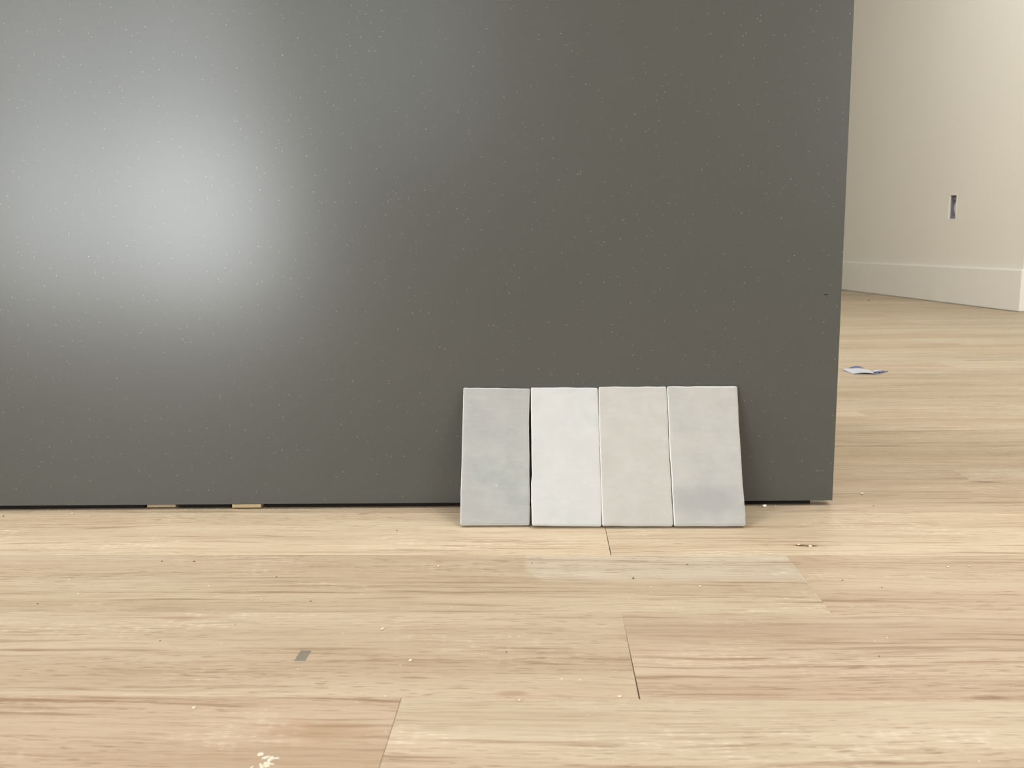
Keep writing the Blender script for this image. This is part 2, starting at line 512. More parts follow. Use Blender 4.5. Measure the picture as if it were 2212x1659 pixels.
def disc(r, z0, z1, n=40, r2=None):
    r2 = r if r2 is None else r2
    v = [(r * math.cos(6.283185 * i / n), r * math.sin(6.283185 * i / n), z0) for i in range(n)]
    v += [(r2 * math.cos(6.283185 * i / n), r2 * math.sin(6.283185 * i / n), z1) for i in range(n)]
    f = [(i, n + i, n + (i + 1) % n, (i + 1) % n) for i in range(n)] + [tuple(range(n)), tuple(range(2 * n - 1, n - 1, -1))]
    return v, f


for (lx, ly, pw, lab) in ((-0.95, 1.0, 38.0, 'added unseen ceiling lamp above the long grey panel'), (0.75, 0.6, 26.0, 'added unseen ceiling lamp in front of the kitchen island'), (-0.8, 2.3, 36.0, 'added unseen ceiling lamp behind the kitchen island'), (1.1, 3.4, 26.0, 'added unseen ceiling lamp near the free wall corner'), (3.0, 1.0, 30.0, 'added unseen ceiling lamp in front of the return wall')):
    lamp = bpy.data.objects.new('added_ceiling_lamp', None)  # unseen lamp, added to light floor and walls from above
    COL.objects.link(lamp)
    lamp.location = (lx, ly, HH)
    tag(lamp, lab, 'added ceiling lamp', 'added unseen flush lamps')
    link('added_lamp_rim', mesh('added_lamp_rim', *disc(0.34, -0.05, 0.0)), lamp, M_FRAME)
    link('added_lamp_diffuser', mesh('added_lamp_diffuser', *disc(0.27, -0.075, -0.0505, r2=0.32)), lamp, M_LIT)
    ld = bpy.data.lights.new('added_lamp_light', 'AREA')
    ld.shape = 'DISK'
    ld.size = 0.62
    ld.energy = pw
    ld.color = (1.0, 0.99, 0.97)
    lo = bpy.data.objects.new('added_lamp_light', ld)
    COL.objects.link(lo)
    lo.parent = lamp
    lo.location = (0, 0, -0.08)

# baseboard of the right-hand wall, mitred round the free corner
BH, BT = 0.180, 0.015
n_w = Vector((-wdir.y, wdir.x, 0))             # towards the room
A = Vector((w_far[0], w_far[1], 0))
Cn = Vector((WX, CY, 0))
prof = [(0.0, 0.003), (BT, 0.003), (BT, BH - 0.004), (BT - 0.003, BH), (0.0, BH)]
vs, fs = [], []
for k in range(2):
    for o_, z in prof:
        if k == 0:
            q = A + n_w * o_
        else:                                   # mitre: offset of both faces
            q = Cn + n_w * o_ + (-wdir) * (o_ * (1.0 + 0.0)) + Vector((n_w.x * 0, 0, 0))
        vs.append((q.x, q.y, z))
n = len(prof)
for i in range(n):
    j = (i + 1) % n
    fs.append((i, j, n + j, n + i))
fs += [tuple(range(n - 1, -1, -1)), tuple(range(n, 2 * n))]
tag(link('baseboard_right', mesh('baseboard_right', vs, fs), None, M_TRIM), 'tall plain white baseboard along the wall with the cut-out', 'baseboard', kind='structure')
vs = []
for k in range(2):
    for o_, z in prof:
        q = (Cn + n_w * o_ - wdir * o_) if k == 0 else Vector((X1, CY - o_, 0))
        vs.append((q.x, q.y, z))
tag(link('baseboard_return', mesh('baseboard_return', vs, [tuple(reversed(f)) for f in fs]), None, M_TRIM), 'tall plain white baseboard turning round the free wall corner', 'baseboard', kind='structure')

# ------------------------------------------------------------------ floor of oak planks
TH = 0.012
floor = link('floor', mesh('floor', *box_data(X0 - .14, X1 + .14, Y0 - .14, Y1 + .14, -0.10, -TH)), None, M_SUB)
tag(floor, 'floor of pale limed oak planks', 'floor', kind='structure')
W0, YR = 0.144, 0.862


def spread(a, b, nrow):
    return [a + (b - a) * i / nrow for i in range(nrow)]


edges = [1.006, 1.150] + spread(1.2087, 1.5879, 3) + spread(1.5879, 2.0333, 3) + spread(2.0333, 3.0174, 7) + spread(3.0174, 3.9599, 7)
y = 3.9599
while y < Y1:
    edges.append(y)
    y += W0
edges.append(Y1)
y = YR
near = []
while y > Y0:
    near.append(y)
    y -= W0
near.append(Y0)
edges = sorted(near) + edges
known = {0.862: 0.06335, 0.718: 0.23805, 0.574: 0.06227, 0.430: -0.1023, 1.150: 0.5500, 1.006: -0.62, 1.2087: -0.9, 1.3351: -1.1, 1.4615: -0.8}


def pixel_span(x0, x1, y0, y1):
    """is any of the board inside the view?"""
    for i in range(13):
        for yy in (y0, y1):
            q = Vector((x0 + (x1 - x0) * i / 12, yy, -CAM_H))
            dz = q.dot(fw)
            if dz > 0.02 and abs(q.dot(rt) / dz) < 0.95 and abs(q.dot(up) / dz) < 0.95:
                return True
    return False


TONES = [(0.471, 0.396, 0.289), (0.451, 0.373, 0.266), (0.484, 0.411, 0.305), (0.440, 0.359, 0.260), (0.462, 0.391, 0.289), (0.433, 0.361, 0.268)]
TONE_AT = {       # (row start, side of the known joint) -> tone; front rows painted darker for shade
    (0.862, 'l'): (0.613, 0.508, 0.376), (0.862, 'r'): (0.520, 0.425, 0.309),
    (0.718, 'l'): (0.478, 0.391, 0.284), (0.718, 'r'): (0.463, 0.371, 0.270),
    (0.574, 'l'): (0.478, 0.387, 0.286), (0.574, 'r'): (0.464, 0.369, 0.274),
    (0.430, 'l'): (0.461, 0.360, 0.264), (0.430, 'r'): (0.494, 0.411, 0.308),
    (1.150, 'l'): (0.444, 0.359, 0.263), (1.150, 'r'): (0.483, 0.405, 0.302),
    (1.006, 'r'): (0.462, 0.373, 0.271)}



def plank_data(x0, x1, y0, y1, ga, gb, c=0.00012, gy=0.00004):
    y0, y1 = y0 + gy, y1 - gy
    v = []
    for z, k in ((-TH, 0.0), (-c, 0.0), (0.0, c)):
        v += [(x0 + ga[0] + k, y0 + k, z), (x1 - gb[0] - k, y0 + k, z), (x1 - gb[1] - k, y1 - k, z), (x0 + ga[1] + k, y1 - k, z)]
    f = [(3, 2, 1, 0), (8, 9, 10, 11)]
    for i in range(4):
        j = (i + 1) % 4
        f += [(i, j, 4 + j, 4 + i), (4 + i, 4 + j, 8 + j, 8 + i)]
    return v, f


OPEN = {0.862: (0.00042, 0.00012), 0.574: (0.00050, -0.00006), 0.430: (0.00016, 0.00016), 0.718: (0.00006, 0.00006)}
rest = []
prng = random.Random(5)
plank_mats = {}
for ri in range(len(edges) - 1):
    ya, yb = edges[ri], edges[ri + 1]
    key = next((k for k in known if abs(k - ya) < 1e-3), None)
    s0 = known[key] if key is not None else prng.uniform(-1, 1)
    cuts = [s0]
    while cuts[-1] < X1:
        cuts.append(cuts[-1] + prng.uniform(1.5, 2.15))
    while cuts[0] > X0:
        cuts.insert(0, cuts[0] - prng.uniform(1.5, 2.15))
    cuts = [min(max(c, X0), X1) for c in cuts]
    for xa, xb in zip(cuts[:-1], cuts[1:]):
        if xb - xa < 0.02:
            continue
        dz = prng.uniform(-0.00008, 0.00005)
        cx, cy = (xa + xb) / 2, (ya + yb) / 2
        # half gaps at the butt joints: (near end, far end)
        ga = gb = (0.00010, 0.00010)
        if key in OPEN:
            if abs(xa - s0) < 1e-6:
                ga = OPEN[key]
            if abs(xb - s0) < 1e-6:
                gb = OPEN[key]
        data = plank_data(xa - cx, xb - cx, ya - cy, yb - cy, ga, gb)
        if not pixel_span(xa, xb, ya, yb):
            rest.append(([(v[0] + cx, v[1] + cy, v[2] + dz) for v in data[0]], data[1]))
            continue
        side = 'l' if xb <= s0 + 1e-6 else 'r'
        tone = TONE_AT.get((key, side)) if key is not None else None
        if tone is None:
            tone = prng.choice(TONES)
        k = prng.uniform(0.985, 1.015)
        feats = []
        if key == 0.718 and abs(xb - s0) < 1e-6:
            feats += [('pale', -0.0255 - cx, 0.792 - cy, s0 - cx, (1.12, 1.19, 1.30), 0.95),
                      ('ellipse', -0.335 - cx, 0.724 - cy, 0.050, 0.010, 0.9, (0.80, 0.72, 0.66), 0.6),
                      ('ellipse', s0 - cx, 0.790 - cy, 0.0011, 0.085, 0.5, (1.25, 1.32, 1.40), 0.9)]
        if key == 0.574 and abs(xb - s0) < 1e-6:
            feats += [('stamp', -0.1928 - cx, -0.1842 - cx, 0.6280 - cy, 0.6458 - cy, (0.165, 0.155, 0.135), 0.95),
                      ('ellipse', -0.310 - cx, 0.705 - cy, 0.045, 0.008, 0.9, (0.78, 0.68, 0.60), 0.6),
                      ('ellipse', -0.026 - cx, 0.581 - cy, 0.018, 0.006, 0.7, (0.72, 0.58, 0.48), 0.7)]
        if key == 0.574 and abs(xa - s0) < 1e-6:
            feats += [('ellipse', 0.3010 - cx, 0.5795 - cy, 0.022, 0.0045, 0.8, (0.55, 0.48, 0.40), 0.85)]
        if key == 0.862 and abs(xa - s0) < 1e-6:
            feats += [('ellipse', 0.2600 - cx, 0.8915 - cy, 0.0075, 0.0030, 0.6, (0.22, 0.16, 0.10), 0.9),
                      ('ellipse', 0.2700 - cx, 0.8900 - cy, 0.0085, 0.0030, 0.5, (0.14, 0.10, 0.06), 0.9),
                      ('ellipse', 0.2650 - cx, 0.8925 - cy, 0.0300, 0.0075, 0.9, (0.72, 0.64, 0.56), 0.7)]
        if key == 1.006 and side == 'r':
            feats += [('ellipse', 0.565 - cx, 1.139 - cy, 0.030, 0.006, 0.8, (0.42, 0.34, 0.27), 0.75)]
        if key == 0.430 and abs(xb - s0) < 1e-6:
            feats += [('ellipse', -0.150 - cx, 0.530 - cy, 0.055, 0.022, 0.9, (0.84, 0.76, 0.68), 0.8)]
        mat = oak_material('limed_oak_with_marks', feats) if feats else M_OAK
        me = mesh('plank', *data)
        me.materials.append(mat)
        o = bpy.data.objects.new('plank', me)
        COL.objects.link(o)
        o.parent = floor
        o.location = (cx, cy, dz)
        o.color = (tone[0] * k, tone[1] * k, tone[2] * k, 1)
ro = link('plank_rest', mesh('plank_rest', *join(rest)), floor, None)
ro.data.materials.append(M_OAK)
ro.color = (0.56, 0.44, 0.30, 1)
ro['kind'] = 'stuff'

# ------------------------------------------------------------------ kitchen island with the grey panel
PD, PA, PXR = 1.02868, 0.01807, 0.33711
island = bpy.data.objects.new('kitchen_island', None)
COL.objects.link(island)
island.location = (0, PD, 0)
island.rotation_euler = (0, 0, math.atan(PA))
tag(island, 'unfinished kitchen island faced with a flecked dark grey laminate panel', 'kitchen island')
xr = PXR / math.cos(math.atan(PA))
GAP = 0.006
bevel_box('laminate_panel', -1.95, xr, 0.0, 0.019, GAP, 0.90, M_PANEL, island, 0.0005)['label'] = 'flecked satin dark grey laminate panel'
bevel_box('carcass', -1.93, xr - 0.022, 0.0195, 0.62, GAP, 0.90, M_PLY, island, 0.001)
M_GAP_SHADE = plain('gap_shade_black', (0.016, 0.013, 0.011), 0.9, 0.1)  # near-black strip stands in for the shade in the gap under the panel
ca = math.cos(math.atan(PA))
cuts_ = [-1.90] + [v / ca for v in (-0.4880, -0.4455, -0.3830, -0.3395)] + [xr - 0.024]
link('gap_shade_strip', mesh('gap_shade_strip', *join([box_data(cuts_[k], cuts_[k + 1], 0.0075, 0.0600, 0.0, GAP) for k in (0, 2, 4)])), island, M_GAP_SHADE)
bevel_box('base_frame', -1.90, xr - 0.060, 0.165, 0.56, 0.0, GAP, M_PLY, island, 0.0005)
bevel_box('top_board', -1.95, xr, -0.002, 0.64, 0.9003, 0.918, M_PLY, island, 0.001)

# tapered shims driven under the panel
for (sx0, sx1), lab in zip(((-0.4844, -0.4497), (-0.3792, -0.3442)),
                           ('raw wood shim under the grey panel, mostly buried in sawdust', 'raw wood shim under the grey panel with its pale end showing')):
    w = sx1 - sx0
    v = [(0, 0, 0.0018), (w, 0, 0.0018), (w, 0.15, 0.0), (0, 0.15, 0.0), (0, 0, 0.0059), (w, 0, 0.0059), (w, 0.15, 0.0022), (0, 0.15, 0.0022)]
    f = [(3, 2, 1, 0), (4, 5, 6, 7), (0, 1, 5, 4), (1, 2, 6, 5), (2, 3, 7, 6), (3, 0, 4, 7)]
    s = link('wood_shim', mesh('wood_shim', v, f), None, M_SHIM)
    s.location = (sx0, PD + PA * sx0 + (0.0004 if 'pale end' in lab else 0.0050), 0)
    s.rotation_euler = (0, 0, math.atan(PA))
    tag(s, lab, 'shim', 'shims under the grey panel')

# ------------------------------------------------------------------ four handmade tiles leaning on the panel
TILES = [{'L': [[-37.18, 159.92], [-37.88, 75.48], [-38.64, 37.29], [-38.46, 0.11]],
  'R': [[40.11, 157.98], [38.59, 117.16], [38.97, 74.87], [38.66, 56.24], [39.26, 29.96], [38.48, -0.11]],
  'o': [-0.05866, 0.95032, 0.00353],
  'th': 0.4569},
 {'L': [[-38.07, 161.55], [-38.0, 121.07], [-37.93, 76.78], [-37.58, 58.03], [-38.66, 48.49], [-38.85, 26.97], [-38.02, 0.62]],
  'R': [[39.4, 160.49], [39.46, 120.09], [38.89, 76.17], [39.27, 57.45], [38.96, 26.44], [38.15, -0.62]],
  'o': [0.02076, 0.94557, 0.0038],
  'th': 0.4946},
 {'L': [[-37.08, 162.36], [-38.04, 120.78], [-38.28, 76.53], [-38.37, 57.81], [-38.58, 34.61], [-38.53, 0.49]],
  'R': [[40.93, 161.87], [40.64, 128.06], [39.78, 103.56], [39.39, 75.91], [39.48, 57.23], [39.1, 33.81], [39.04, 10.76], [38.64, -0.49]],
  'o': [0.09851, 0.94574, 0.00383],
  'th': 0.4999},
 {'L': [[-36.88, 162.82], [-37.22, 136.54], [-37.54, 120.11], [-38.43, 95.67], [-38.5, 76.18], [-38.17, 57.48], [-38.63, 34.05], [-38.77, 10.99], [-38.75, 0.24]],
  'R': [[43.99, 162.06], [42.07, 119.39], [40.86, 75.54], [40.11, 56.89], [39.9, 33.5], [39.73, 10.49], [38.8, -0.24]],
  'o': [0.17732, 0.94631, 0.00387],
  'th': 0.5051}]
TT = 0.008


def poly(pts, v):
    """edge offset at height v by smooth interpolation through the measured edge"""
    pts = sorted(pts, key=lambda q: q[1])
    ys = [q[1] for q in pts]
    xs = [q[0] for q in pts]
    k = np.arange(len(ys))
    return float(np.interp(v, ys, xs))


def make_tile(idx, spec, mat, label):
    nu, nv = 44, 88
    L, Rr = spec['L'], spec['R']
    zb = (min(q[1] for q in L), min(q[1] for q in Rr))
    zt = (max(q[1] for q in L), max(q[1] for q in Rr))
    r_out, r_edge = 1.9, 1.8
    seed = idx * 13.7
    # parameter lines, denser near the rim
    def dense(n, size):
        s = np.linspace(0, 1, n + 1)
        return 0.5 - 0.5 * np.cos(np.pi * s) * (0.35) - (0.5 - s) * 0.65
    U, Vv = dense(nu, 1), dense(nv, 1)
    front, rim = [], []
    for b in Vv:
        for a in U:
            z0 = zb[0] * (1 - a) + zb[1] * a
            z1 = zt[0] * (1 - a) + zt[1] * a
            z0 += 0.35 * mnoise.noise(Vector((a * 4.0, seed, 1.0)))
            z1 += 0.55 * mnoise.noise(Vector((a * 5.0, seed, 7.0)))
            v = z0 + (z1 - z0) * b
            l = poly(L, v) + 0.18 * mnoise.noise(Vector((v * 0.12, seed, 3.0)))
            r = poly(Rr, v) + 0.18 * mnoise.noise(Vector((v * 0.12, seed, 5.0)))
            u = l + (r - l) * a
            # round the corners of the outline
            dl, dr, db, dt = u - l, r - u, v - z0, z1 - v
            ex, ez = min(dl, dr), min(db, dt)
            if ex < r_out and ez < r_out:
                ax, az = r_out - ex, r_out - ez
                m, ln = max(ax, az), math.hypot(ax, az)
                if ln > 1e-9:
                    kx = ax * m / ln - ax
                    kz = az * m / ln - az
                    u += kx * (-1 if dl < dr else 1)
                    v += kz * (-1 if db < dt else 1)
            e = min(ex, ez)
            drop = 0.0
            if e < r_edge:
                q = 1 - e / r_edge
                drop = 1.15 * (1 - math.sqrt(max(0.0, 1 - q * q)))
            bumpy = 0.32 * mnoise.noise(Vector((u * 0.045, v * 0.045, seed))) + 0.12 * mnoise.noise(Vector((u * 0.12, v * 0.12, seed + 4)))
            hgt = bumpy * min(1.0, e / 5.0) - drop
            front.append((u / 1000, v / 1000, hgt / 1000))
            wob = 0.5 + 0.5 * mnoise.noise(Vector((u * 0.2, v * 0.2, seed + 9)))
            edge_w = 1.0 if e == dt else (0.9 if e == dl else (0.62 if e == dr else 0.5))  # white glaze rim, also painted brighter on edges that catch the light
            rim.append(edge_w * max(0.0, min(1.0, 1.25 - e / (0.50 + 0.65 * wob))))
    nc = nu + 1
    idf = lambda i, j: j * nc + i
    fs = [(idf(i, j), idf(i + 1, j), idf(i + 1, j + 1), idf(i, j + 1)) for j in range(nv) for i in range(nu)]
    ring = [idf(i, 0) for i in range(nu)] + [idf(nu, j) for j in range(nv)] + [idf(i, nv) for i in range(nu, 0, -1)] + [idf(0, j) for j in range(nv, 0, -1)]
    vs = list(front)
    cx = sum(v[0] for v in front) / len(front)
    cz = sum(v[1] for v in front) / len(front)
    rings = [ring]
    for dep, ins in ((0.0060, 0.0), (TT - 0.0002, 0.00015), (TT, 0.0008)):
        cur = []
        for k in ring:
            x, z, _ = front[k]
            dx, dz = cx - x, cz - z
            ln = math.hypot(dx, dz)
            cur.append(len(vs))
            vs.append((x + dx / ln * ins, z + dz / ln * ins, -dep))
            rim.append(0.35)
        rings.append(cur)
    for ra, rb in zip(rings[:-1], rings[1:]):
        for k in range(len(ra)):
            m = (k + 1) % len(ra)
            fs.append((ra[m], ra[k], rb[k], rb[m]))
    fs.append(tuple(reversed(rings[-1])))
    me = mesh('ceramic_tile', vs, fs, True)
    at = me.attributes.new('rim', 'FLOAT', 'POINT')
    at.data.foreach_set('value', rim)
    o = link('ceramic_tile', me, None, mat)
    th = spec['th']
    ux = Vector((1, PA, 0)).normalized()
    back = Vector((-PA, 1, 0)).normalized()
    upv = back * math.sin(th) + Vector((0, 0, math.cos(th)))
    nn = ux.cross(upv)
    bc = Vector(spec['o'])
    o.matrix_world = Matrix(((ux.x, upv.x, nn.x, bc.x), (ux.y, upv.y, nn.y, bc.y), (ux.z, upv.z, nn.z, bc.z), (0, 0, 0, 1)))
    # settle: foot on the floor, top edge just touching the panel
    W = [o.matrix_world @ v.co for v in me.vertices]
    o.location.z -= min(w.z for w in W)
    o.location.y -= max(w.y - (PD + PA * w.x) for w in W) + 0.00015
    return tag(o, label, 'tile', 'four handmade tiles leaning on the grey panel')


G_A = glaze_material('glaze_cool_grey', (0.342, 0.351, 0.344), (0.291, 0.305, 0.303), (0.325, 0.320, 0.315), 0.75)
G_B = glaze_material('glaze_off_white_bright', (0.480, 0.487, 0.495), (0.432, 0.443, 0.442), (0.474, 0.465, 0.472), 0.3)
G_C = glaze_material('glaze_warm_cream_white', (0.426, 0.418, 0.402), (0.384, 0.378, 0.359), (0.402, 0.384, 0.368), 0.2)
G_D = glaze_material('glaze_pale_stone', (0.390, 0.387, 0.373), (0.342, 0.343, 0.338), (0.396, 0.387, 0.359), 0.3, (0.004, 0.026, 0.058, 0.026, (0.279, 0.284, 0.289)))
for i, (sp, m, lab) in enumerate(zip(TILES, (G_A, G_B, G_C, G_D), (
        'cool grey glazed handmade tile with white specks leaning on the grey panel',
        'brightest off-white glazed handmade tile, next to the cool grey tile',
        'plain warm cream-white glazed handmade tile between the brightest and the stone-grey blotched tile',
        'pale stone glazed handmade tile with a grey blotch near its foot'))):
    make_tile(i, sp, m, lab)

# ------------------------------------------------------------------ electrical box in the wall cut-out
ebox = bpy.data.objects.new('electrical_box', None)
COL.objects.link(ebox)
hy, hz = (HOLE_Y0 + HOLE_Y1) / 2, HOLE_Z0
hx = WX + WA * (hy - CY)
ebox.location = (hx, hy, hz)
ebox.rotation_euler = (0, 0, math.atan2(-wdir.y, -wdir.x))      # local x towards the corner, y into the wall
tag(ebox, 'empty blue-grey electrical box recessed in the wall cut-out', 'electrical box')
bw, bhh, bd = (HOLE_Y1 - HOLE_Y0) / 2 - 0.0015, HOLE_Z1 - HOLE_Z0 - 0.003, 0.060
w2 = 0.0025
link('box_shell', mesh('box_shell', *join([
    box_data(-bw, -bw + w2, 0.008, bd, 0.0015, bhh), box_data(bw - w2, bw, 0.008, bd, 0.0015, bhh),
    box_data(-bw + w2, bw - w2, 0.008, bd, 0.0015, 0.0015 + w2), box_data(-bw + w2, bw - w2, 0.008, bd, bhh - w2, bhh),
    box_data(-bw + w2, bw - w2, bd - w2, bd, 0.0015 + w2, bhh - w2)])), ebox, M_BOX)
for zz in (0.012, bhh - 0.014):
    link('screw_lug', mesh('screw_lug', *box_data(-0.006, 0.006, 0.009, 0.020, zz - 0.006, zz + 0.006)), ebox, M_BOX)


def tube(name, pts, r, mat, parent, seg=8):
    vs, fs = [], []
    pts = [Vector(p) for p in pts]
    for i, p in enumerate(pts):
        d = (pts[min(i + 1, len(pts) - 1)] - pts[max(i - 1, 0)]).normalized()
        a = d.orthogonal().normalized()
        b = d.cross(a)
        for k in range(seg):
            an = 2 * math.pi * k / seg
            vs.append(p + (a * math.cos(an) + b * math.sin(an)) * r)
    for i in range(len(pts) - 1):
        for k in range(seg):
            m = (k + 1) % seg
            fs.append((i * seg + k, i * seg + m, (i + 1) * seg + m, (i + 1) * seg + k))
    fs += [tuple(range(seg - 1, -1, -1)), tuple(range((len(pts) - 1) * seg, len(pts) * seg))]
    return link(name, mesh(name, vs, fs, True), parent, mat)


def bez(a, b, c, d, n=12):
    return [tuple((1 - t) ** 3 * a[k] + 3 * (1 - t) ** 2 * t * b[k] + 3 * (1 - t) * t * t * c[k] + t ** 3 * d[k] for k in range(3)) for t in [i / n for i in range(n + 1)]]


tube('cable', bez((-0.018, 0.05, 0.105), (-0.020, 0.015, 0.085), (-0.012, 0.012, 0.045), (-0.010, 0.03, 0.015)), 0.0042, M_WIRE_W, ebox)
tube('cable', bez((0.010, 0.05, 0.100), (0.014, 0.018, 0.080), (0.004, 0.016, 0.050), (0.012, 0.03, 0.022)), 0.0035, M_WIRE_D, ebox)
tube('cable', bez((-0.004, 0.05, 0.100), (-0.002, 0.022, 0.070), (-0.006, 0.02, 0.040), (0.002, 0.035, 0.012)), 0.0035, M_WIRE_W, ebox)
# torn plasterboard lip round the hole: part of the wall
vs, fs = [], []
hw = (HOLE_Y1 - HOLE_Y0) / 2
hh = HOLE_Z1 - HOLE_Z0
per = []
for i in range(14):
    per.append((hw, hh * i / 14, 1, 0))
for i in range(8):
    per.append((hw - 2 * hw * i / 8, hh, 0, 1))
for i in range(14):
    per.append((-hw, hh - hh * i / 14, -1, 0))
for i in range(8):
    per.append((-hw + 2 * hw * i / 8, 0, 0, -1))
rr = random.Random(3)
for (x, z, nx, nz) in per:
    big = 0.0075 if nx == 1 else (0.005 if nz == 1 else 0.0022)
    o_ = big * rr.uniform(0.55, 1.1)
    i_ = rr.uniform(0.0, 0.0020) if nx == 1 else rr.uniform(0.0, 0.004)
    pr = rr.uniform(0.0008, 0.0022)
    vs += [(x - nx * i_, 0.004, z - nz * i_), (x - nx * i_ * 0.6, -pr, z - nz * i_ * 0.6), (x + nx * o_, -pr * 0.4, z + nz * o_), (x + nx * (o_ + 0.001), 0.0005, z + nz * (o_ + 0.001))]
np_ = len(per)
for i in range(np_):
    j = (i + 1) % np_
    for k in range(3):
        fs.append((i * 4 + k, j * 4 + k, j * 4 + k + 1, i * 4 + k + 1))
lip = link('torn_plasterboard_edge', mesh('torn_plasterboard_edge', vs, fs, True), wall_right, M_PLASTER)
lip.location = ((hu0 + hu1) / 2, 0, HOLE_Z0)

# ------------------------------------------------------------------ scrap of blue tape
scrap = bpy.data.objects.new('tape_scrap', None)
COL.objects.link(scrap)
scrap.location = (0.757, 2.140, 0.0)
scrap.scale = (0.94, 1.0, 0.62)
tag(scrap, 'crumpled scrap of blue and white tape lying on the oak floor', 'tape scrap')


def sheet(name, fn, nu, nv, mat, th=0.0006):
    vs, fs = [], []
    for s in (0, 1):
        for j in range(nv + 1):
            for i in range(nu + 1):
                x, y_, z = fn(i / nu, j / nv)
                vs.append((x, y_, z + (th if s else 0)))
    c = (nu + 1) * (nv + 1)
    for j in range(nv):
        for i in range(nu):
            a = j * (nu + 1) + i
            fs += [(a, a + nu + 1, a + nu + 2, a + 1), (c + a, c + a + 1, c + a + nu + 2, c + a + nu + 1)]
    for i in range(nu):
        fs.append((i, i + 1, c + i + 1, c + i))
        a = nv * (nu + 1) + i
        fs.append((a + 1, a, c + a, c + a + 1))
    for j in range(nv):
        a, b = j * (nu + 1), (j + 1) * (nu + 1)
        fs.append((b, a, c + a, c + b))
        fs.append((a + nu, b + nu, c + b + nu, c + a + nu))
    return link(name, mesh(name, vs, fs, True), scrap, mat)


# pale sticky side, humped; its back edge curls up
sheet('backing', lambda u, v: (-0.040 + 0.062 * u + 0.004 * v - 0.006 * v * v, -0.036 + 0.072 * v - 0.010 * u,
                               0.0008 + 0.0055 * math.sin(math.pi * min(1, u * 1.05)) * (1 - 0.5 * v) + 0.003 * v * v), 16, 12, M_TAPE)
# blue back edge rolled over
sheet('rolled_edge', lambda u, v: (-0.020 + 0.036 * u, 0.036 + 0.012 * v, 0.0045 + 0.0085 * math.sin(math.pi * u) ** 0.8 * math.sin(math.pi * (0.15 + 0.6 * v))), 12, 8, M_BLUE)
# twisted blue tail
sheet('tail', lambda u, v: (0.016 + 0.046 * u, -0.040 + 0.044 * u * 0.9 + 0.020 * v * (1 - 0.7 * u), 0.0008 + 0.0060 * (1 - u) * math.sin(math.pi * (0.2 + 0.8 * v)) + 0.0035 * math.sin(u * 7.0) ** 2 * v), 14, 6, M_BLUE)
sheet('tail_backing', lambda u, v: (0.020 + 0.040 * u, -0.034 + 0.046 * u + 0.014 + 0.012 * v * (1 - u), 0.003 + 0.0045 * (1 - u) * v), 10, 4, M_TAPE)
# thin torn tip
sheet('torn_tip', lambda u, v: (-0.058 + 0.026 * u, 0.006 + 0.008 * v * u - 0.004 * u, 0.0006 + 0.0012 * u), 6, 2, M_TAPE)

# ------------------------------------------------------------------ dried paint splatter on the near plank
def flat_blob(cx, cy, rx, ry, rot, z, n, sd):
    rg = random.Random(sd)
    top, bot = [], []
    for i in range(n):
        a = 2 * math.pi * i / n
        k = rg.uniform(0.70, 1.15)
        x, y_ = rx * k * math.cos(a), ry * k * math.sin(a)
        X, Y = cx + x * math.cos(rot) - y_ * math.sin(rot), cy + x * math.sin(rot) + y_ * math.cos(rot)
        bot.append((X, Y, 0.0))
        top.append((cx + (X - cx) * 0.82, cy + (Y - cy) * 0.82, z * rg.uniform(0.7, 1.2)))
    vs = bot + top + [(cx, cy, z * 1.2)]
    fs = []
    for i in range(n):
        j = (i + 1) % n
        fs += [(i, j, n + j, n + i), (n + i, n + j, 2 * n)]
    return vs, fs


blobs = [(0.0000, 0.0000, 0.0030, 0.0022, 0.3), (0.0050, -0.0035, 0.0040, 0.0016, 0.5), (0.0078, -0.0052, 0.0022, 0.0042, -0.2), (0.0110, -0.0045, 0.0034, 0.0011, 0.1),
         (0.0072, -0.0110, 0.0028, 0.0052, 0.15), (0.0046, -0.0128, 0.0017, 0.0058, 0.5), (0.0090, -0.0106, 0.0036, 0.0010, -0.1), (0.0066, -0.0185, 0.0022, 0.0050, 0.1), (-0.0012, -0.0160, 0.0011, 0.0040, -0.25)]
ps = link('paint_splatter', mesh('paint_splatter', *join([flat_blob(bx, by, rx * 0.82, ry * 0.82, ro_, 0.0005, 12, 40 + i) for i, (bx, by, rx, ry, ro_) in enumerate(blobs)])), None, M_PAINT)
ps.location = (-0.1785, 0.5030, 0.00005)
tag(ps, 'dried off-white paint splatter on the oak plank', 'paint splatter')

# ------------------------------------------------------------------ crumbs, splinters, sawdust
def lump(sd, jag=0.35):
    t = (1 + 5 ** 0.5) / 2
    v = [(-1, t, 0), (1, t, 0), (-1, -t, 0), (1, -t, 0), (0, -1, t), (0, 1, t), (0, -1, -t), (0, 1, -t), (t, 0, -1), (t, 0, 1), (-t, 0, -1), (-t, 0, 1)]
    f = [(0, 11, 5), (0, 5, 1), (0, 1, 7), (0, 7, 10), (0, 10, 11), (1, 5, 9), (5, 11, 4), (11, 10, 2), (10, 7, 6), (7, 1, 8),
         (3, 9, 4), (3, 4, 2), (3, 2, 6), (3, 6, 8), (3, 8, 9), (4, 9, 5), (2, 4, 11), (6, 2, 10), (8, 6, 7), (9, 8, 1)]
    rg = random.Random(sd)
    out = []
    for p in v:
        q = Vector(p).normalized() * 0.5 * rg.uniform(1 - jag, 1 + jag)
        out.append(q)
    zmin = min(q.z for q in out)
    return [(q.x, q.y, q.z - zmin) for q in out], f


LUMPS = [mesh('crumb', *lump(100 + i)) for i in range(6)]
DARKS = [mesh('speck', *lump(200 + i)) for i in range(4)]
for m_ in LUMPS:
    m_.materials.append(M_CRUMB)
for m_ in DARKS:
    m_.materials.append(M_SPECK)


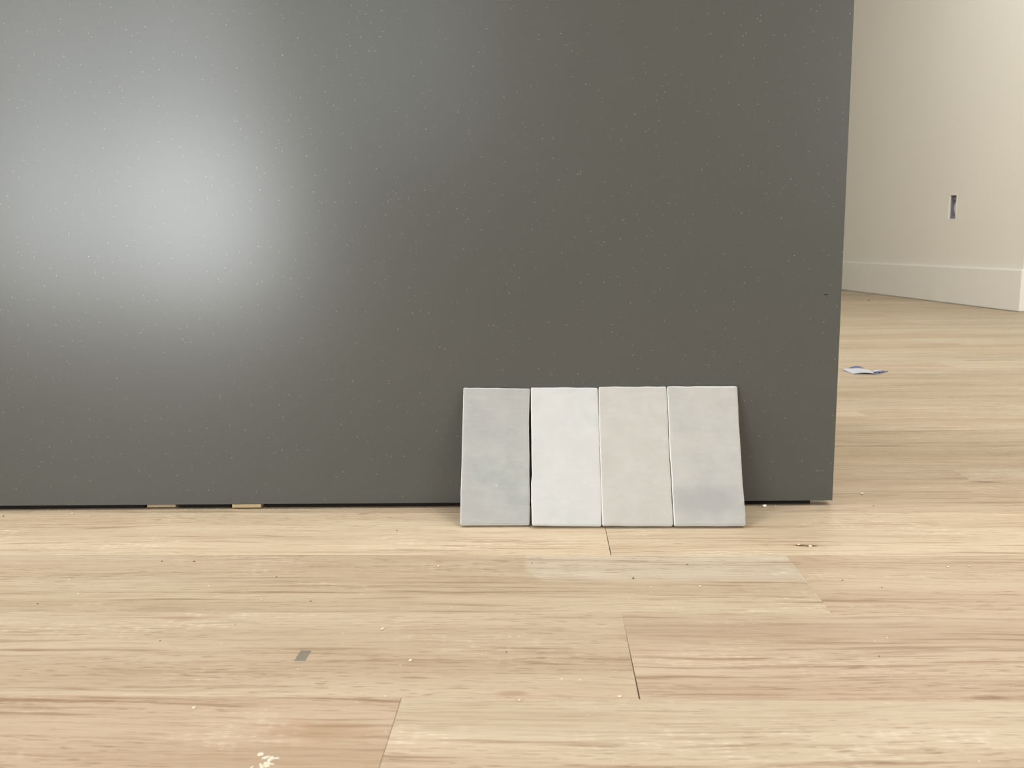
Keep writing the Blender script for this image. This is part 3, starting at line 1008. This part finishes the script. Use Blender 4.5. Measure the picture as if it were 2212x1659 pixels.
def curl(sd):
    rg = random.Random(sd)
    a = rg.uniform(-0.5, 0.5)
    pts = [(-0.5 + i / 6, a * ((i / 6 - 0.5) ** 2), 0.10 + 0.16 * abs(math.sin(i * 0.9 + sd))) for i in range(7)]
    vs, fs = [], []
    for x, y_, z in pts:
        vs += [(x, y_ - 0.07, z - 0.09), (x, y_ + 0.07, z - 0.09), (x, y_ + 0.05, z), (x, y_ - 0.05, z)]
    for i in range(6):
        for k in range(4):
            m = (k + 1) % 4
            fs.append((i * 4 + k, i * 4 + m, i * 4 + 4 + m, i * 4 + 4 + k))
    fs += [(3, 2, 1, 0), (24, 25, 26, 27)]
    zm = min(v[2] for v in vs)
    return [(v[0], v[1], v[2] - zm) for v in vs], fs


CURLS = [mesh('splinter', *curl(i)) for i in range(4)]
for m_ in CURLS:
    m_.materials.append(M_CRUMB)
CR = {'dark': [[-0.0325, 0.6445, 2.0], [-0.2103, 0.7425, 2.3], [0.0795, 0.7983, 2.5], [-0.0159, 0.8384, 1.7], [0.1355, 0.8351, 2.2], [0.2712, 0.7946, 1.7],
          [0.3843, 1.0319, 2.1], [-0.1664, 0.9392, 2.0], [-0.221, 0.9125, 1.4], [-0.6434, 0.9932, 3.6], [-0.3874, 0.8425, 1.8], [-0.3549, 0.8426, 2.6],
          [-0.4526, 0.7345, 2.3], [-0.2609, 0.6932, 1.4], [-0.3104, 0.6611, 1.7], [-0.2585, 0.8002, 1.7], [0.3008, 0.7779, 2.0], [0.2485, 0.6407, 1.3],
          [1.687, 4.7394, 12.3]],
 'pale': [[-0.1356, 0.6836, 3.6], [-0.1042, 0.629, 3.3], [-0.1139, 0.5751, 1.8], [-0.1919, 0.5558, 1.4], [-0.1895, 0.548, 1.1], [-0.2098, 0.5372, 1.1],
          [-0.2079, 0.5327, 1.1], [-0.2083, 0.513, 1.6], [-0.1051, 0.5293, 1.4], [-0.0837, 0.7272, 2.3], [-0.1266, 0.7268, 1.5], [-0.1108, 0.6221, 1.3],
          [-0.0507, 0.6396, 1.3], [-0.1864, 0.6146, 1.3], [-0.1668, 0.6763, 1.4], [0.0224, 0.8123, 2.1], [-0.0215, 0.7672, 1.6], [0.0933, 0.7767, 1.6],
          [0.2581, 0.8921, 3.7], [0.2685, 0.8871, 4.2], [0.3879, 1.0813, 6.7], [0.3822, 0.8297, 2.6], [0.4028, 0.831, 2.2], [0.1381, 0.7791, 2.8], [-0.0203, 0.5707, 2.7],
          [0.0486, 0.5767, 3.0], [0.0221, 0.6009, 1.9], [0.0094, 0.6014, 1.9], [-0.1558, 0.8816, 1.8], [-0.1073, 0.8304, 2.2], [-0.5644, 1.0021, 3.1],
          [-0.5415, 0.9947, 2.6], [-0.4551, 0.792, 2.1], [-0.428, 0.7569, 2.0], [-0.4578, 0.9443, 2.5], [-0.3156, 0.7777, 2.0], [-0.2707, 0.6987, 1.5],
          [-0.2552, 0.7453, 1.9], [-0.2595, 0.6574, 1.4], [-0.2422, 0.5581, 2.6], [-0.0966, 0.6875, 1.4], [-0.4101, 1.0341, 2.7], [0.2698, 1.0324, 2.1],
          [0.2663, 0.6729, 1.4], [0.2545, 0.6662, 1.4], [0.3103, 0.6369, 1.3], [0.1071, 0.7287, 1.5], [0.0812, 0.6297, 1.3], [0.0207, 0.6851, 1.4],
          [-0.0307, 0.6716, 1.4], [0.1376, 0.8068, 1.7], [0.2573, 0.5027, 1.3], [0.0386, 0.4989, 1.0], [-0.0241, 0.6725, 1.2], [0.006, 0.5704, 1.0],
          [-0.0358, 0.6476, 1.2], [-0.0363, 0.5102, 1.1]],
 'splinter': [[-0.132, 0.5672, 2.9], [-0.1638, 0.5978, 2.8], [0.0711, 0.7496, 3.5], [0.1262, 0.7469, 3.9], [0.0168, 0.5307, 3.0], [0.2282, 0.5705, 4.7],
              [0.0258, 0.5524, 2.0], [0.1112, 0.7437, 3.9], [0.049, 0.6146, 2.6], [-0.0352, 0.7638, 2.4], [0.2854, 0.7845, 2.4], [0.3818, 0.7697, 3.2],
              [0.2593, 0.7338, 2.7], [0.0461, 0.7332, 2.3], [-0.068, 0.708, 2.2], [-0.0085, 0.5964, 2.2], [0.0868, 0.7592, 2.4]]}
rg = random.Random(21)


def drop(name, me, x, y_, sx, sy, sz, rz):
    o = bpy.data.objects.new(name, me)
    COL.objects.link(o)
    o.location = (x, y_, 0.0)
    o.rotation_euler = (0, 0, rz)
    o.scale = (sx, sy, sz)
    return o


MARKS = (((-0.1885, 0.637), 'the grey stamped mark'), ((-0.175, 0.495), 'the paint splatter'), ((0.265, 0.891), 'the knot hole'),
         ((0.0634, 0.885), 'the short dark board joint below the tiles'), ((0.0623, 0.600), 'the long half-open board joint'),
         ((0.238, 0.790), 'the pale slanting board joint'), ((-0.1023, 0.500), 'the brown joint beside the pale plank'),
         ((-0.070, 0.930), 'the foot of the cool grey tile'), ((0.337, 1.030), 'the free corner of the grey panel'),
         ((-0.414, 1.020), 'the shims under the grey panel'), ((-0.31, 0.72), 'the brown smudge near the shims'))


def near_mark(x, y_):
    return min(MARKS, key=lambda m: (m[0][0] - x) ** 2 + (m[0][1] - y_) ** 2)[1]


for i, (x, y_, s) in enumerate(CR['pale']):
    s = s / 1000
    o = drop('wood_crumb', LUMPS[i % 6], x, y_, s, s * rg.uniform(0.6, 1.0), s * rg.uniform(0.35, 0.6), rg.uniform(0, 6))
    mk = near_mark(x, y_)
    size = 'larger' if s > 0.0027 else 'tiny'
    tag(o, '%s pale wood crumb lying nearest %s' % (size, mk), 'crumb', '%s pale crumbs nearest %s' % (size, mk))
for i, (x, y_, s) in enumerate(CR['dark']):
    s = s / 1000
    o = drop('dark_speck', DARKS[i % 4], x, y_, s, s * rg.uniform(0.5, 0.8), s * rg.uniform(0.25, 0.4), rg.uniform(-0.6, 0.6))
    mk = near_mark(x, y_) if y_ < 2.5 else 'the far wall'
    tag(o, 'tiny dark brown speck on the floor nearest %s' % mk, 'speck', 'dark specks nearest %s' % mk)
for i, (x, y_, s) in enumerate(CR['splinter']):
    s = s / 1000
    o = drop('wood_splinter', CURLS[i % 4], x, y_, s, s * 0.8, s * 0.45, rg.uniform(0, 3.1))
    mk = near_mark(x, y_)
    tag(o, 'thin curled pale splinter lying nearest %s' % mk, 'splinter', 'curled splinters nearest %s' % mk)
# the white pellet in the gap below the panel
pe = mesh('plaster_pellet', *lump(77, 0.12), True)
pe.materials.append(M_WHITE)
o = drop('plaster_pellet', pe, 0.2560, 1.0285, 0.0072, 0.0040, 0.0034, 0.5)
tag(o, 'white oval plaster pellet at the foot of the grey panel', 'pellet')

# fine sawdust: too fine to count
vs, fs = [], []
rg = random.Random(8)


def grain(x, y_, s):
    o_ = len(vs)
    a = rg.uniform(0, 6.28)
    e = rg.uniform(0.25, 0.7)
    c, sn = math.cos(a) * s, math.sin(a) * s
    h_ = s * rg.uniform(0.3, 0.6)
    vs.extend([(x + c, y_ + sn, 0.0), (x - sn * e, y_ + c * e, 0.0), (x - c, y_ - sn, 0.0), (x + sn * e, y_ - c * e, 0.0), (x, y_, h_)])
    fs.extend([(o_, o_ + 1, o_ + 4), (o_ + 1, o_ + 2, o_ + 4), (o_ + 2, o_ + 3, o_ + 4), (o_ + 3, o_, o_ + 4)])


for i in range(2600):
    y_ = rg.uniform(0.44, 1.02)
    x = rg.uniform(-0.62, 0.62) * (0.35 + 0.75 * y_)
    grain(x, y_, abs(rg.gauss(0, 1)) * 0.00022 + 0.00018)
for i in range(2600):                                    # swept against the foot of the panel
    x = rg.uniform(-0.70, 0.34)
    dy = abs(rg.gauss(0, 1)) * 0.022
    if x > -0.25 and rg.random() < 0.55:
        continue
    grain(x, PD + PA * x - dy + 0.004, abs(rg.gauss(0, 1)) * 0.00030 + 0.0002)
for i in range(260):                                     # heaps in front of the shims
    x = rg.gauss(-0.42, 0.07)
    grain(x, PD + PA * x - abs(rg.gauss(0, 1)) * 0.004 + 0.003, abs(rg.gauss(0, 1)) * 0.0004 + 0.0003)
for i in range(500):
    grain(rg.uniform(0.36, 1.1), rg.uniform(0.7, 2.0), abs(rg.gauss(0, 1)) * 0.0003 + 0.0002)
sd = link('sawdust', mesh('sawdust', vs, fs), None, M_DUST)
tag(sd, 'fine pale sawdust scattered over the oak floor', 'sawdust', kind='stuff')
